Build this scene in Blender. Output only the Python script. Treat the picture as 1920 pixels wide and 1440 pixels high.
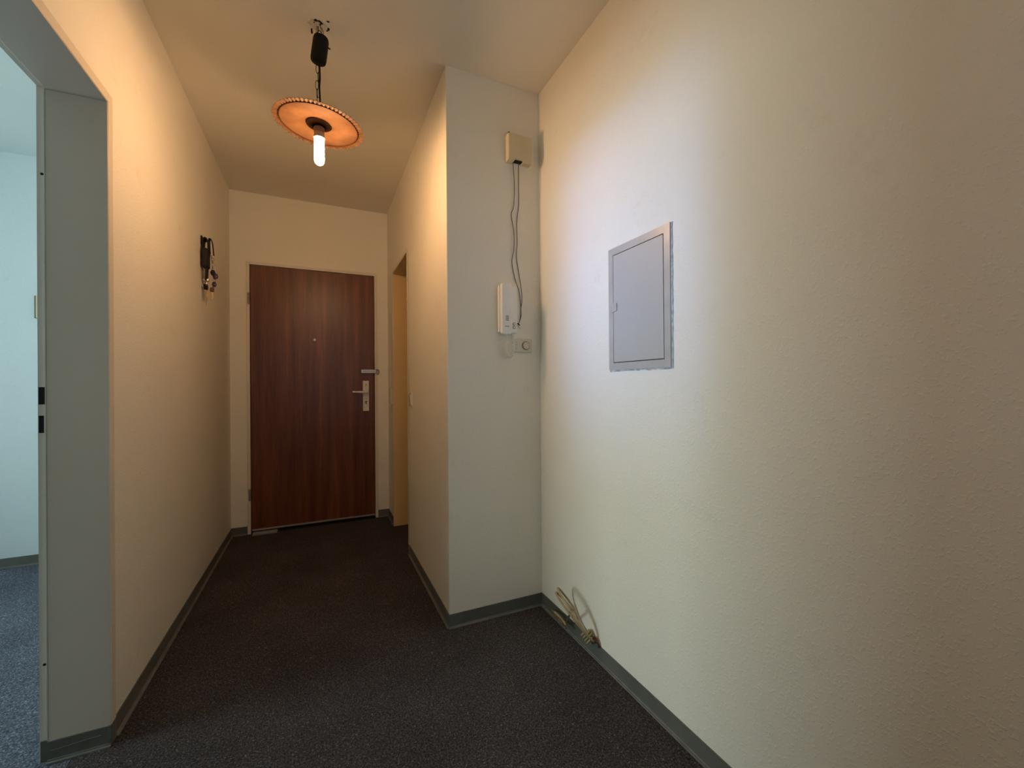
import bpy, bmesh, math, random
from mathutils import Vector, Matrix

random.seed(7)
for o in list(bpy.data.objects):
    bpy.data.objects.remove(o)
SC = bpy.context.scene
COL = SC.collection

# ------------------------------------------------------------------ camera
F_PX, YAW, PITCH, ROLL, CAM_H = 785.2, 0.4314, 0.0019, -0.0075, 1.0964
cy, sy = math.cos(YAW), math.sin(YAW)
fwd = Vector((sy * math.cos(PITCH), cy * math.cos(PITCH), math.sin(PITCH)))
r0 = Vector((cy, -sy, 0)); u0 = r0.cross(fwd)
cr, sr = math.cos(ROLL), math.sin(ROLL)
rt = cr * r0 + sr * u0; up = -sr * r0 + cr * u0
cam_d = bpy.data.cameras.new('camera'); cam = bpy.data.objects.new('camera', cam_d); COL.objects.link(cam)
cam_d.sensor_width = 36.0; cam_d.lens = F_PX / 1920.0 * 36.0
cam_d.clip_start = 0.02; cam_d.clip_end = 200
m3 = Matrix((rt, up, -fwd)).transposed()
cam.matrix_world = Matrix.Translation((0, 0, CAM_H)) @ m3.to_4x4()
SC.camera = cam

# ------------------------------------------------------------------ exposure
SC.view_settings.view_transform = 'Standard'
SC.view_settings.look = 'None'
SC.view_settings.gamma = 1.0
SC.view_settings.use_curve_mapping = False
SC.view_settings.exposure = 0.0

# ------------------------------------------------------------------ sky
W = bpy.data.worlds.new('sky'); SC.world = W; W.use_nodes = True
nt = W.node_tree; nt.nodes.clear()
wo = nt.nodes.new('ShaderNodeOutputWorld'); bg = nt.nodes.new('ShaderNodeBackground')
bg.inputs[0].default_value = (0.62, 0.78, 1.0, 1); bg.inputs[1].default_value = 1.0
nt.links.new(bg.outputs[0], wo.inputs[0])

# ------------------------------------------------------------------ left room window daylight, plus an added beam and rear fill
def area(name, loc, direction, sx, sz, power, color, spread):
    d = bpy.data.lights.new(name, 'AREA'); d.shape = 'RECTANGLE'; d.size = sx; d.size_y = sz
    d.energy = power; d.color = color; d.spread = math.radians(spread)
    o = bpy.data.objects.new(name, d); COL.objects.link(o); o.location = loc
    o.rotation_euler = Vector(direction).to_track_quat('-Z', 'Y').to_euler()
    return o
WIN_X, WIN_Y0, WIN_Y1, WIN_Z0, WIN_Z1 = -4.10, 1.02, 2.52, 0.85, 2.15
area('window_daylight', (-4.32, 1.77, 1.50), (1, 0, 0), 1.42, 1.28, 88, (0.81, 1.0, 0.97), 170)
area('window_beam', (-4.32, 1.70, 1.52), (1, -0.055, 0.0), 0.90, 0.40, 1.80, (0.20, 0.44, 1.0), 17)  # added narrow blue beam that makes the bright patch on the right wall
area('rear_fill_light', (0.15, -1.42, 1.50), (0, 1, 0), 0.90, 1.10, 2.6, (0.97, 1.0, 0.90), 170)  # added fill from behind the viewpoint to lift the intercom wall

# ------------------------------------------------------------------ helpers
H = 2.546                                  # ceiling height
XL, XS, XR = -0.592, 0.529, 1.004          # left wall, stub wall, right wall planes
YF, YS = 3.649, 1.8416                     # far wall, stub front
YJ = 1.690                                 # jamb of the left doorway
YN = 1.000                                 # its near jamb
YO, YQ = 2.762, 3.366                      # narrow opening in the stub wall
DH = 1.979                                 # height of the openings


def bm_new():
    return bmesh.new()


def box(bm, x0, x1, y0, y1, z0, z1):
    v = [bm.verts.new(p) for p in ((x0, y0, z0), (x1, y0, z0), (x1, y1, z0), (x0, y1, z0),
                                   (x0, y0, z1), (x1, y0, z1), (x1, y1, z1), (x0, y1, z1))]
    for f in ((0, 3, 2, 1), (4, 5, 6, 7), (0, 1, 5, 4), (1, 2, 6, 5), (2, 3, 7, 6), (3, 0, 4, 7)):
        bm.faces.new([v[i] for i in f])
    return bm


def frame_axes(d):
    d = Vector(d).normalized()
    a = Vector((0, 0, 1)) if abs(d.z) < 0.9 else Vector((1, 0, 0))
    u = d.cross(a).normalized()
    return u, d.cross(u).normalized()


def tube(bm, pts, r, n=8, closed=False, caps=True):
    pts = [Vector(p) for p in pts]; N = len(pts); rings = []
    u = None
    for i, p in enumerate(pts):
        a = pts[(i - 1) % N] if (closed or i > 0) else p
        b = pts[(i + 1) % N] if (closed or i < N - 1) else p
        t = (b - a).normalized()
        if u is None:
            u = frame_axes(t)[0]
        u = (u - t * u.dot(t))
        u = u.normalized() if u.length > 1e-6 else frame_axes(t)[0]
        w = t.cross(u)
        rr = r[i] if isinstance(r, (list, tuple)) else r
        rings.append([bm.verts.new(p + (u * math.cos(2 * math.pi * k / n) + w * math.sin(2 * math.pi * k / n)) * rr) for k in range(n)])
    M = N if closed else N - 1
    for i in range(M):
        A, B = rings[i], rings[(i + 1) % N]
        for k in range(n):
            bm.faces.new((A[k], A[(k + 1) % n], B[(k + 1) % n], B[k]))
    if caps and not closed:
        bm.faces.new(rings[0][::-1]); bm.faces.new(rings[-1])
    return bm


def smooth_path(pts, k=6):
    pts = [Vector(p) for p in pts]; out = []
    for i in range(len(pts) - 1):
        p0, p1, p2, p3 = pts[max(i - 1, 0)], pts[i], pts[i + 1], pts[min(i + 2, len(pts) - 1)]
        for j in range(k):
            t = j / k
            out.append(0.5 * ((2 * p1) + (p2 - p0) * t + (2 * p0 - 5 * p1 + 4 * p2 - p3) * t * t + (3 * p1 - p0 - 3 * p2 + p3) * t ** 3))
    out.append(pts[-1])
    return out


def lathe(bm, prof, n=32, mat=None, cap=True):
    """prof: list of (r, z)"""
    rings = []
    for r, z in prof:
        ring = []
        for k in range(n):
            p = Vector((r * math.cos(2 * math.pi * k / n), r * math.sin(2 * math.pi * k / n), z))
            ring.append(bm.verts.new(mat @ p if mat else p))
        rings.append(ring)
    for A, B in zip(rings, rings[1:]):
        for k in range(n):
            bm.faces.new((A[k], A[(k + 1) % n], B[(k + 1) % n], B[k]))
    if cap:
        bm.faces.new(rings[0][::-1]); bm.faces.new(rings[-1])
    return bm


def prism(bm, poly, axis, a, b):
    """poly in the two other axes (order x,y,z without axis), extruded a..b along axis"""
    def P(p, c):
        return {0: (c, p[0], p[1]), 1: (p[0], c, p[1]), 2: (p[0], p[1], c)}[axis]
    A = [bm.verts.new(P(p, a)) for p in poly]; B = [bm.verts.new(P(p, b)) for p in poly]
    n = len(poly)
    bm.faces.new(A); bm.faces.new(B[::-1])
    for k in range(n):
        bm.faces.new((A[k], B[k], B[(k + 1) % n], A[(k + 1) % n]))
    return bm


def wloc(o):
    v = Vector((0, 0, 0))
    while o is not None:
        v += o.location; o = o.parent
    return v


def obj(name, bm, mat, parent=None, loc=None, smooth=False, bevel=0, seg=2):
    """bm is in world coordinates; the object's origin goes to loc (or its parent's origin)"""
    bmesh.ops.recalc_face_normals(bm, faces=bm.faces[:])
    if bevel:
        bmesh.ops.bevel(bm, geom=[e for e in bm.edges if len(e.link_faces) == 2 and e.calc_face_angle(0) > 0.6],
                        offset=bevel, segments=seg, affect='EDGES', profile=0.5, clamp_overlap=True)
    base = wloc(parent) if parent else Vector(loc or (0, 0, 0))
    bmesh.ops.translate(bm, verts=bm.verts[:], vec=-base)
    me = bpy.data.meshes.new(name); bm.to_mesh(me); bm.free()
    if smooth:
        me.shade_smooth()
        try:
            me.set_sharp_from_angle(angle=math.radians(40))
        except Exception:
            pass
    me.materials.append(mat)
    o = bpy.data.objects.new(name, me); COL.objects.link(o)
    if parent:
        o.parent = parent
    else:
        o.location = base
    return o


def tag(o, label=None, cat=None, group=None, kind=None):
    for k, v in (('label', label), ('category', cat), ('group', group), ('kind', kind)):
        if v:
            o[k] = v
    return o


def thing(name, label, cat, loc, group=None, kind=None):
    o = bpy.data.objects.new(name, None); COL.objects.link(o); o.location = loc
    o.empty_display_size = 0.05
    return tag(o, label, cat, group, kind)


# ------------------------------------------------------------------ materials
def mat_base(name, color, rough=0.6, metallic=0.0, spec=0.5):
    m = bpy.data.materials.new(name); m.use_nodes = True
    b = m.node_tree.nodes['Principled BSDF']
    b.inputs['Base Color'].default_value = (*color, 1); b.inputs['Roughness'].default_value = rough
    b.inputs['Metallic'].default_value = metallic; b.inputs['Specular IOR Level'].default_value = spec
    return m, m.node_tree, b


def node(nt, t, **kw):
    n = nt.nodes.new(t)
    for k, v in kw.items():
        if k in n.inputs:
            n.inputs[k].default_value = v
        else:
            setattr(n, k, v)
    return n


def coords(nt, scale=(1, 1, 1)):
    g = nt.nodes.new('ShaderNodeNewGeometry'); mp = nt.nodes.new('ShaderNodeMapping')
    mp.inputs['Scale'].default_value = scale
    nt.links.new(g.outputs['Position'], mp.inputs['Vector'])
    return mp.outputs[0]


def ramp(nt, fac, stops):
    r = nt.nodes.new('ShaderNodeValToRGB')
    e = r.color_ramp.elements
    while len(e) < len(stops):
        e.new(0.5)
    for i, (p, c) in enumerate(stops):
        e[i].position = p; e[i].color = (*c, 1)
    nt.links.new(fac, r.inputs[0])
    return r.outputs[0]


def mottled(name, c1, c2, rough=0.6, scale=6.0, bump=0.0, bscale=300.0, metallic=0.0, spec=0.5, bdist=0.001):
    m, nt, b = mat_base(name, c1, rough, metallic, spec)
    v = coords(nt)
    n = node(nt, 'ShaderNodeTexNoise', Scale=scale, Detail=4.0)
    nt.links.new(v, n.inputs['Vector'])
    nt.links.new(ramp(nt, n.outputs['Fac'], [(0.35, c1), (0.65, c2)]), b.inputs['Base Color'])
    if bump:
        n2 = node(nt, 'ShaderNodeTexNoise', Scale=bscale, Detail=2.0)
        nt.links.new(v, n2.inputs['Vector'])
        bp = node(nt, 'ShaderNodeBump', Strength=bump, Distance=bdist)
        nt.links.new(n2.outputs['Fac'], bp.inputs['Height']); nt.links.new(bp.outputs[0], b.inputs['Normal'])
    return m


def woodchip(name, c1, c2, dirt, strength=0.36):
    """painted woodchip wallpaper: fine lumps in relief, faint handling marks"""
    m, nt, b = mat_base(name, c1, 0.62, 0, 0.35)
    v = coords(nt)
    n = node(nt, 'ShaderNodeTexNoise', Scale=2.2, Detail=5.0, Roughness=0.6)
    nt.links.new(v, n.inputs['Vector'])
    base = ramp(nt, n.outputs['Fac'], [(0.3, c1), (0.7, c2)])
    nd = node(nt, 'ShaderNodeTexNoise', Scale=5.0, Detail=7.0, Roughness=0.72)
    nt.links.new(v, nd.inputs['Vector'])
    fac = ramp(nt, nd.outputs['Fac'], [(0.60, (0, 0, 0)), (0.82, (1, 1, 1))])
    mx = nt.nodes.new('ShaderNodeMix'); mx.data_type = 'RGBA'
    mx.inputs[7].default_value = (*dirt, 1)
    nt.links.new(fac, mx.inputs[0]); nt.links.new(base, mx.inputs[6]); nt.links.new(mx.outputs[2], b.inputs['Base Color'])
    # lumps
    v1 = node(nt, 'ShaderNodeTexNoise', Scale=140.0, Detail=2.0, Roughness=0.5, Distortion=0.2)
    nt.links.new(v, v1.inputs['Vector'])
    lump = ramp(nt, v1.outputs['Fac'], [(0.54, (0, 0, 0)), (0.70, (1, 1, 1))])
    v2 = node(nt, 'ShaderNodeTexNoise', Scale=330.0, Detail=2.0)
    nt.links.new(v, v2.inputs['Vector'])
    ad = node(nt, 'ShaderNodeMath', operation='MULTIPLY_ADD'); ad.inputs[1].default_value = 0.22
    nt.links.new(v2.outputs['Fac'], ad.inputs[0]); nt.links.new(lump, ad.inputs[2])
    bp = node(nt, 'ShaderNodeBump', Strength=strength, Distance=0.0022)
    nt.links.new(ad.outputs[0], bp.inputs['Height']); nt.links.new(bp.outputs[0], b.inputs['Normal'])
    return m


M_WALL = woodchip('woodchip_wall', (0.855, 0.825, 0.72), (0.88, 0.855, 0.755), (0.76, 0.72, 0.60))
M_CEIL = mottled('ceiling_paint', (0.81, 0.77, 0.67), (0.84, 0.81, 0.71), 0.7, 1.6, 0.25, 160, bdist=0.0015)
M_ROOM = woodchip('left_room_wall_daylit', (0.66, 0.75, 0.80), (0.69, 0.78, 0.83), (0.62, 0.70, 0.74), 0.3)  # daylight blue mixed into the wall colour
M_CEILL = mottled('left_room_ceiling_daylit', (0.68, 0.77, 0.79), (0.71, 0.80, 0.82), 0.7, 1.6, 0.25, 160, bdist=0.0015)  # the same daylight tint put into the ceiling colour


def carpet_mat(name, k):
    m, nt, b = mat_base(name, (0.03, 0.03, 0.03), 0.95, 0, 0.2)
    v = coords(nt)
    n1 = node(nt, 'ShaderNodeTexNoise', Scale=185.0, Detail=5.0, Roughness=0.68, Distortion=0.7)
    nt.links.new(v, n1.inputs['Vector'])
    c1 = ramp(nt, n1.outputs['Fac'], [(0.30, (0.018, 0.018, 0.020)), (0.47, (0.058, 0.058, 0.062)), (0.58, (0.13, 0.13, 0.136)), (0.67, (0.28, 0.28, 0.29)), (0.76, (0.55, 0.55, 0.56))])
    n2 = node(nt, 'ShaderNodeTexNoise', Scale=3.0, Detail=5.0)
    nt.links.new(v, n2.inputs['Vector'])
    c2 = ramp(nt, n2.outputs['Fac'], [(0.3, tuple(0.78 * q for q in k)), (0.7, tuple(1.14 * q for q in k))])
    mx = nt.nodes.new('ShaderNodeMix'); mx.data_type = 'RGBA'; mx.blend_type = 'MULTIPLY'; mx.inputs[0].default_value = 1
    nt.links.new(c1, mx.inputs[6]); nt.links.new(c2, mx.inputs[7]); nt.links.new(mx.outputs[2], b.inputs['Base Color'])
    n4 = node(nt, 'ShaderNodeTexNoise', Scale=150.0, Detail=1.0, Distortion=1.5)      # pale lint flecks
    nt.links.new(coords(nt, (1.3, 1, 1)), n4.inputs['Vector'])
    fl = ramp(nt, n4.outputs['Fac'], [(0.715, (0, 0, 0)), (0.76, (1, 1, 1))])
    mx2 = nt.nodes.new('ShaderNodeMix'); mx2.data_type = 'RGBA'; mx2.inputs[7].default_value = (0.42, 0.41, 0.42, 1)
    nt.links.new(fl, mx2.inputs[0]); nt.links.new(mx.outputs[2], mx2.inputs[6]); nt.links.new(mx2.outputs[2], b.inputs['Base Color'])
    v2 = coords(nt, (1, 2.2, 1))
    n3 = node(nt, 'ShaderNodeTexNoise', Scale=150.0, Detail=3.0, Distortion=1.0)
    nt.links.new(v2, n3.inputs['Vector'])
    bp = node(nt, 'ShaderNodeBump', Strength=1.0, Distance=0.006)
    nt.links.new(n3.outputs['Fac'], bp.inputs['Height']); nt.links.new(bp.outputs[0], b.inputs['Normal'])
    return m


M_CARPET = carpet_mat('needle_felt_carpet', (0.92, 0.83, 0.83))
M_CARPET_L = carpet_mat('left_room_carpet_daylit', (1.65, 1.85, 2.3))  # hall carpet again, lightened and blued to carry the window light
M_BASE = mottled('grey_skirting', (0.112, 0.114, 0.101), (0.140, 0.141, 0.126), 0.45, 9)
M_LIP = mottled('skirting_lip', (0.18, 0.182, 0.168), (0.23, 0.23, 0.212), 0.5, 20)
M_WRAP = mottled('grey_skirting_corner', (0.115, 0.125, 0.120), (0.15, 0.16, 0.152), 0.35, 30)
M_FRAME = mottled('frame_enamel', (0.72, 0.67, 0.55), (0.76, 0.71, 0.59), 0.35, 2)
M_JAMB = mottled('jamb_enamel', (0.64, 0.585, 0.495), (0.67, 0.615, 0.525), 0.4, 2)
M_YELLOW = mottled('ivory_jamb', (0.84, 0.60, 0.27), (0.87, 0.63, 0.29), 0.4, 2)
M_BLACK = mottled('black_plastic', (0.010, 0.009, 0.009), (0.012, 0.010, 0.009), 0.6, 60, spec=0.15)
M_VOID = mottled('dark_slot', (0.003, 0.003, 0.003), (0.005, 0.005, 0.005), 0.9, 60)
M_GASKET = mottled('gasket', (0.55, 0.55, 0.50), (0.62, 0.61, 0.57), 0.5, 20)


def wood_mat():
    m, nt, b = mat_base('mahogany_veneer', (0.1, 0.03, 0.015), 0.36, 0, 0.5)
    v = coords(nt, (1, 1, 0.06))
    n1 = node(nt, 'ShaderNodeTexNoise', Scale=19.0, Detail=3.0, Roughness=0.6, Distortion=0.1)
    nt.links.new(v, n1.inputs['Vector'])
    c1 = ramp(nt, n1.outputs['Fac'], [(0.33, (0.100, 0.025, 0.0075)), (0.47, (0.138, 0.039, 0.012)), (0.56, (0.160, 0.047, 0.0145)), (0.70, (0.218, 0.070, 0.023))])
    v2 = coords(nt, (1, 1, 0.02))
    n2 = node(nt, 'ShaderNodeTexNoise', Scale=260.0, Detail=3.0)
    nt.links.new(v2, n2.inputs['Vector'])
    c2 = ramp(nt, n2.outputs['Fac'], [(0.35, (0.80, 0.78, 0.76)), (0.6, (1.08, 1.08, 1.08))])
    mx = nt.nodes.new('ShaderNodeMix'); mx.data_type = 'RGBA'; mx.blend_type = 'MULTIPLY'; mx.inputs[0].default_value = 1
    nt.links.new(c1, mx.inputs[6]); nt.links.new(c2, mx.inputs[7]); nt.links.new(mx.outputs[2], b.inputs['Base Color'])
    bp = node(nt, 'ShaderNodeBump', Strength=0.12, Distance=0.0006)
    nt.links.new(n2.outputs['Fac'], bp.inputs['Height']); nt.links.new(bp.outputs[0], b.inputs['Normal'])
    return m


M_WOOD = wood_mat()
M_WHITE = mottled('white_metal', (0.74, 0.72, 0.66), (0.79, 0.77, 0.71), 0.35, 10)
M_STEEL = mottled('brushed_steel', (0.50, 0.48, 0.44), (0.58, 0.56, 0.52), 0.35, 40, metallic=0.8)
M_HINGE = mottled('painted_hinge', (0.26, 0.23, 0.19), (0.33, 0.30, 0.25), 0.45, 40)
M_ALU = mottled('threshold_alu', (0.36, 0.34, 0.31), (0.45, 0.42, 0.38), 0.4, 30, metallic=0.5)
M_PANEL = mottled('panel_grey', (0.455, 0.450, 0.415), (0.480, 0.475, 0.440), 0.42, 3)
M_PANELF = mottled('panel_frame_grey', (0.44, 0.43, 0.39), (0.50, 0.49, 0.45), 0.28, 14)
M_EDGE_SHADOW = mottled('panel_edge_shadow', (0.30, 0.31, 0.33), (0.62, 0.62, 0.62), 0.8, 40)
M_IVORY = mottled('yellowed_plastic', (0.62, 0.55, 0.36), (0.68, 0.61, 0.42), 0.45, 12)
M_PHONE = mottled('off_white_plastic', (0.86, 0.85, 0.80), (0.89, 0.88, 0.83), 0.4, 10)
M_SWITCH = mottled('aged_switch_plastic', (0.66, 0.60, 0.49), (0.72, 0.66, 0.55), 0.45, 10)
M_DIAL = mottled('cream_dial', (0.66, 0.58, 0.40), (0.70, 0.62, 0.44), 0.4, 10)
M_PLATE = mottled('cream_plate', (0.64, 0.62, 0.50), (0.68, 0.66, 0.54), 0.45, 10)
M_MARK = mottled('grey_print', (0.16, 0.16, 0.15), (0.20, 0.20, 0.19), 0.6, 50)
M_WIRE = mottled('dark_wire', (0.055, 0.045, 0.045), (0.08, 0.065, 0.065), 0.5, 60)
M_CABLE = mottled('ivory_cable', (0.33, 0.255, 0.13), (0.42, 0.33, 0.18), 0.45, 30)
M_CABLE_D = mottled('soiled_cable', (0.10, 0.075, 0.035), (0.20, 0.15, 0.08), 0.5, 40)
M_BROWN = mottled('brown_cable', (0.07, 0.022, 0.012), (0.12, 0.04, 0.022), 0.5, 60)
M_COPPER = mottled('copper_shade', (0.072, 0.037, 0.0185), (0.098, 0.052, 0.0265), 0.7, 16, spec=0.04)
M_RIM = mottled('fluted_rim', (0.078, 0.042, 0.021), (0.105, 0.058, 0.030), 0.6, 40, spec=0.06)
M_DARKRING = mottled('dark_ring', (0.030, 0.012, 0.006), (0.036, 0.014, 0.007), 0.8, 40, spec=0.02)
M_SOCKET = mottled('brown_socket', (0.16, 0.10, 0.06), (0.20, 0.13, 0.08), 0.5, 40)
M_SOCKET_SHADOW = mottled('socket_shadow', (0.008, 0.004, 0.0022), (0.012, 0.006, 0.0035), 0.9, 60, spec=0.01)
M_COLLAR = mottled('bulb_collar', (0.30, 0.24, 0.17), (0.34, 0.28, 0.20), 0.4, 40)
M_PLASTER = mottled('chipped_plaster', (0.62, 0.58, 0.49), (0.76, 0.72, 0.62), 0.9, 60)
M_PURPLE = mottled('purple_fob', (0.03, 0.018, 0.06), (0.05, 0.03, 0.09), 0.3, 60)
M_SILVER = mottled('key_silver', (0.60, 0.58, 0.54), (0.7, 0.68, 0.62), 0.28, 60, metallic=0.9)
M_BRASS = mottled('key_brass', (0.25, 0.17, 0.08), (0.30, 0.21, 0.10), 0.45, 60, metallic=0.9)
M_WEB = mottled('black_webbing', (0.008, 0.007, 0.009), (0.013, 0.011, 0.014), 0.8, 90, 0.4, 500)


def bulb_mat():
    m = bpy.data.materials.new('lit_bulb'); m.use_nodes = True; nt = m.node_tree; nt.nodes.clear()
    o = nt.nodes.new('ShaderNodeOutputMaterial'); e = nt.nodes.new('ShaderNodeEmission')
    e.inputs[0].default_value = (1.0, 0.555, 0.258, 1); e.inputs[1].default_value = 310.0
    nt.links.new(e.outputs[0], o.inputs[0])
    return m


M_BULB = bulb_mat()


def glass_mat():
    m = bpy.data.materials.new('window_glass'); m.use_nodes = True; nt = m.node_tree; nt.nodes.clear()
    o = nt.nodes.new('ShaderNodeOutputMaterial'); t = nt.nodes.new('ShaderNodeBsdfTransparent'); g = nt.nodes.new('ShaderNodeBsdfGlossy')
    g.inputs['Roughness'].default_value = 0.02
    f = nt.nodes.new('ShaderNodeFresnel'); f.inputs[0].default_value = 1.45; x = nt.nodes.new('ShaderNodeMixShader')
    nt.links.new(f.outputs[0], x.inputs[0]); nt.links.new(t.outputs[0], x.inputs[1]); nt.links.new(g.outputs[0], x.inputs[2])
    nt.links.new(x.outputs[0], o.inputs[0])
    return m


M_GLASS = glass_mat()

# ------------------------------------------------------------------ the shell
def struct(name, bm, m, label, cat='wall', loc=None, **kw):
    return tag(obj(name, bm, m, None, loc, **kw), label, cat, kind='structure')


X0, X1, Y0, Y1 = -4.10, 2.05, -1.20, 3.80
XI = XL - 0.153                            # room side of the left wall
floor = struct('floor', box(bm_new(), -0.67, X1, Y0, Y1, -0.10, 0.0), M_CARPET, 'dark charcoal speckled carpet floor of the hallway', 'floor')
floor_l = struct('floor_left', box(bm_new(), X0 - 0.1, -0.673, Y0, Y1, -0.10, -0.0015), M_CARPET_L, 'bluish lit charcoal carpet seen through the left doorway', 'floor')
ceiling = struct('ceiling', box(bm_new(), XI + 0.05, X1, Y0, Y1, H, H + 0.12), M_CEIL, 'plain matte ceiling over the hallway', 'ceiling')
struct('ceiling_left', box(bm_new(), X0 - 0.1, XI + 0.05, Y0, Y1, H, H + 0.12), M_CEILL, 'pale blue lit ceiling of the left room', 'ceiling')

bm = bm_new()
box(bm, XI, XL, Y0, YN, 0, H); box(bm, XI, XL, YJ + 0.012, YF + 0.15, 0, H); box(bm, XI, XL, YN, YJ + 0.012, DH + 0.012, H)
struct('wall_left', bm, M_WALL, 'long left hallway wall lit orange by the lamp')

DX0, DX1, DZ = -0.4631, 0.4164, 2.0055     # entrance door leaf
FW = 0.026
bm = bm_new()
box(bm, XL, DX0 - FW, YF, YF + 0.15, 0, H); box(bm, DX1 + FW, XS + 0.14, YF, YF + 0.15, 0, H)
box(bm, DX0 - FW, DX1 + FW, YF, YF + 0.15, DZ + FW, H)
struct('wall_far', bm, M_WALL, 'end wall around the dark wooden entrance door')

bm = bm_new()
box(bm, XS, XS + 0.14, YS, YO, 0, H); box(bm, XS, XS + 0.14, YQ, YF, 0, H); box(bm, XS, XS + 0.14, YO, YQ, DH, H)
box(bm, XS + 0.14, XR, YS, YS + 0.14, 0, H)
struct('wall_corner', bm, M_WALL, 'projecting wall corner with intercom on its grey front face')
struct('wall_right', box(bm_new(), XR, XR + 0.15, Y0, YS + 0.14, 0, H), M_WALL, 'wide right wall with the grey fuse panel')
RWX0, RWX1, RWZ0, RWZ1 = -0.36, 0.66, 0.90, 2.10      # unseen window added behind the viewpoint for fill light
bm = bm_new()
box(bm, X0, RWX0, Y0 - 0.15, Y0, 0, H); box(bm, RWX1, XR + 0.15, Y0 - 0.15, Y0, 0, H)
box(bm, RWX0, RWX1, Y0 - 0.15, Y0, 0, RWZ0); box(bm, RWX0, RWX1, Y0 - 0.15, Y0, RWZ1, H)
struct('wall_near', bm, M_WALL, 'wall behind the viewpoint around an added window')
struct('wall_side_room', box(box(box(bm_new(), 1.90, 2.05, YS + 0.14, YF, 0, H), XS + 0.14, 2.05, YF, YF + 0.15, 0, H), XR + 0.15, 2.05, YS, YS + 0.14, 0, H), M_WALL, 'walls of the room behind the narrow opening')
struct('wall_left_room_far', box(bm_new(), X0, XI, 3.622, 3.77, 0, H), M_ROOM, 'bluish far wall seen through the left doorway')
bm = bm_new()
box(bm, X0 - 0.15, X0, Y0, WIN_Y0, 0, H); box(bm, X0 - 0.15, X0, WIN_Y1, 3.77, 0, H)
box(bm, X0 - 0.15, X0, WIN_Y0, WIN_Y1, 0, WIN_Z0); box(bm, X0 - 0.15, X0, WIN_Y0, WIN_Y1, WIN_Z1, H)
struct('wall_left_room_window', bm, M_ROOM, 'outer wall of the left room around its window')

# window of the left room
win = thing('window_1', 'white framed window of the left room', 'window', (X0 - 0.06, (WIN_Y0 + WIN_Y1) / 2, WIN_Z0), kind='structure')
bm = bm_new(); t = 0.045
for (a, b, c, d) in ((WIN_Y0, WIN_Y0 + t, WIN_Z0, WIN_Z1), (WIN_Y1 - t, WIN_Y1, WIN_Z0, WIN_Z1),
                     (WIN_Y0 + t, WIN_Y1 - t, WIN_Z0, WIN_Z0 + t), (WIN_Y0 + t, WIN_Y1 - t, WIN_Z1 - t, WIN_Z1)):
    box(bm, X0 - 0.09, X0 - 0.03, a, b, c, d)
obj('window_frame', bm, M_WHITE, win, bevel=0.003)
obj('pane', box(bm_new(), X0 - 0.063, X0 - 0.058, WIN_Y0 + t, WIN_Y1 - t, WIN_Z0 + t, WIN_Z1 - t), M_GLASS, win)
obj('window_sill', box(bm_new(), X0 - 0.02, X0 + 0.16, WIN_Y0 - 0.05, WIN_Y1 + 0.05, WIN_Z0 - 0.03, WIN_Z0), M_WHITE, win, bevel=0.003)

fill_win = thing('fill_window', 'unseen white framed window added behind the viewpoint for fill light', 'window', ((RWX0 + RWX1) / 2, Y0 - 0.06, RWZ0), kind='structure')
bm = bm_new()
for (a, b, c, d) in ((RWX0, RWX0 + t, RWZ0, RWZ1), (RWX1 - t, RWX1, RWZ0, RWZ1), (RWX0 + t, RWX1 - t, RWZ0, RWZ0 + t), (RWX0 + t, RWX1 - t, RWZ1 - t, RWZ1)):
    box(bm, a, b, Y0 - 0.09, Y0 - 0.03, c, d)
obj('window_frame', bm, M_WHITE, fill_win, bevel=0.003)
obj('pane', box(bm_new(), RWX0 + t, RWX1 - t, Y0 - 0.063, Y0 - 0.058, RWZ0 + t, RWZ1 - t), M_GLASS, fill_win)

# chipped plaster round the lamp hook
pl = obj('plaster_patch', prism(bm_new(), [(0.005 + (0.034 + 0.004 * math.sin(3.1 * k) + 0.003 * math.cos(7.7 * k)) * math.cos(k * math.pi / 9),
         1.846 + (0.030 + 0.004 * math.sin(2.3 * k + 1)) * math.sin(k * math.pi / 9)) for k in range(18)], 2, H - 0.0018, H + 0.002), M_PLASTER, ceiling)


def ragged(cx, cyy, rx, ry, seed, n=11):
    rnd = random.Random(seed)
    return [(cx + rx * (0.55 + 0.6 * rnd.random()) * math.cos(2 * math.pi * k / n), cyy + ry * (0.55 + 0.6 * rnd.random()) * math.sin(2 * math.pi * k / n)) for k in range(n)]


for i, (a, b, rx, ry) in enumerate(((-0.004, 1.823, 0.008, 0.006), (0.010, 1.822, 0.010, 0.0045), (0.017, 1.828, 0.006, 0.007), (0.041, 1.810, 0.006, 0.003),
                                    (0.043, 1.848, 0.006, 0.008), (0.038, 1.858, 0.003, 0.004), (0.012, 1.838, 0.003, 0.009), (-0.010, 1.835, 0.003, 0.004))):
    obj('plaster_hole', prism(bm_new(), ragged(a, b, rx, ry, i), 2, H - 0.0030, H - 0.0012), M_VOID, ceiling)

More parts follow.
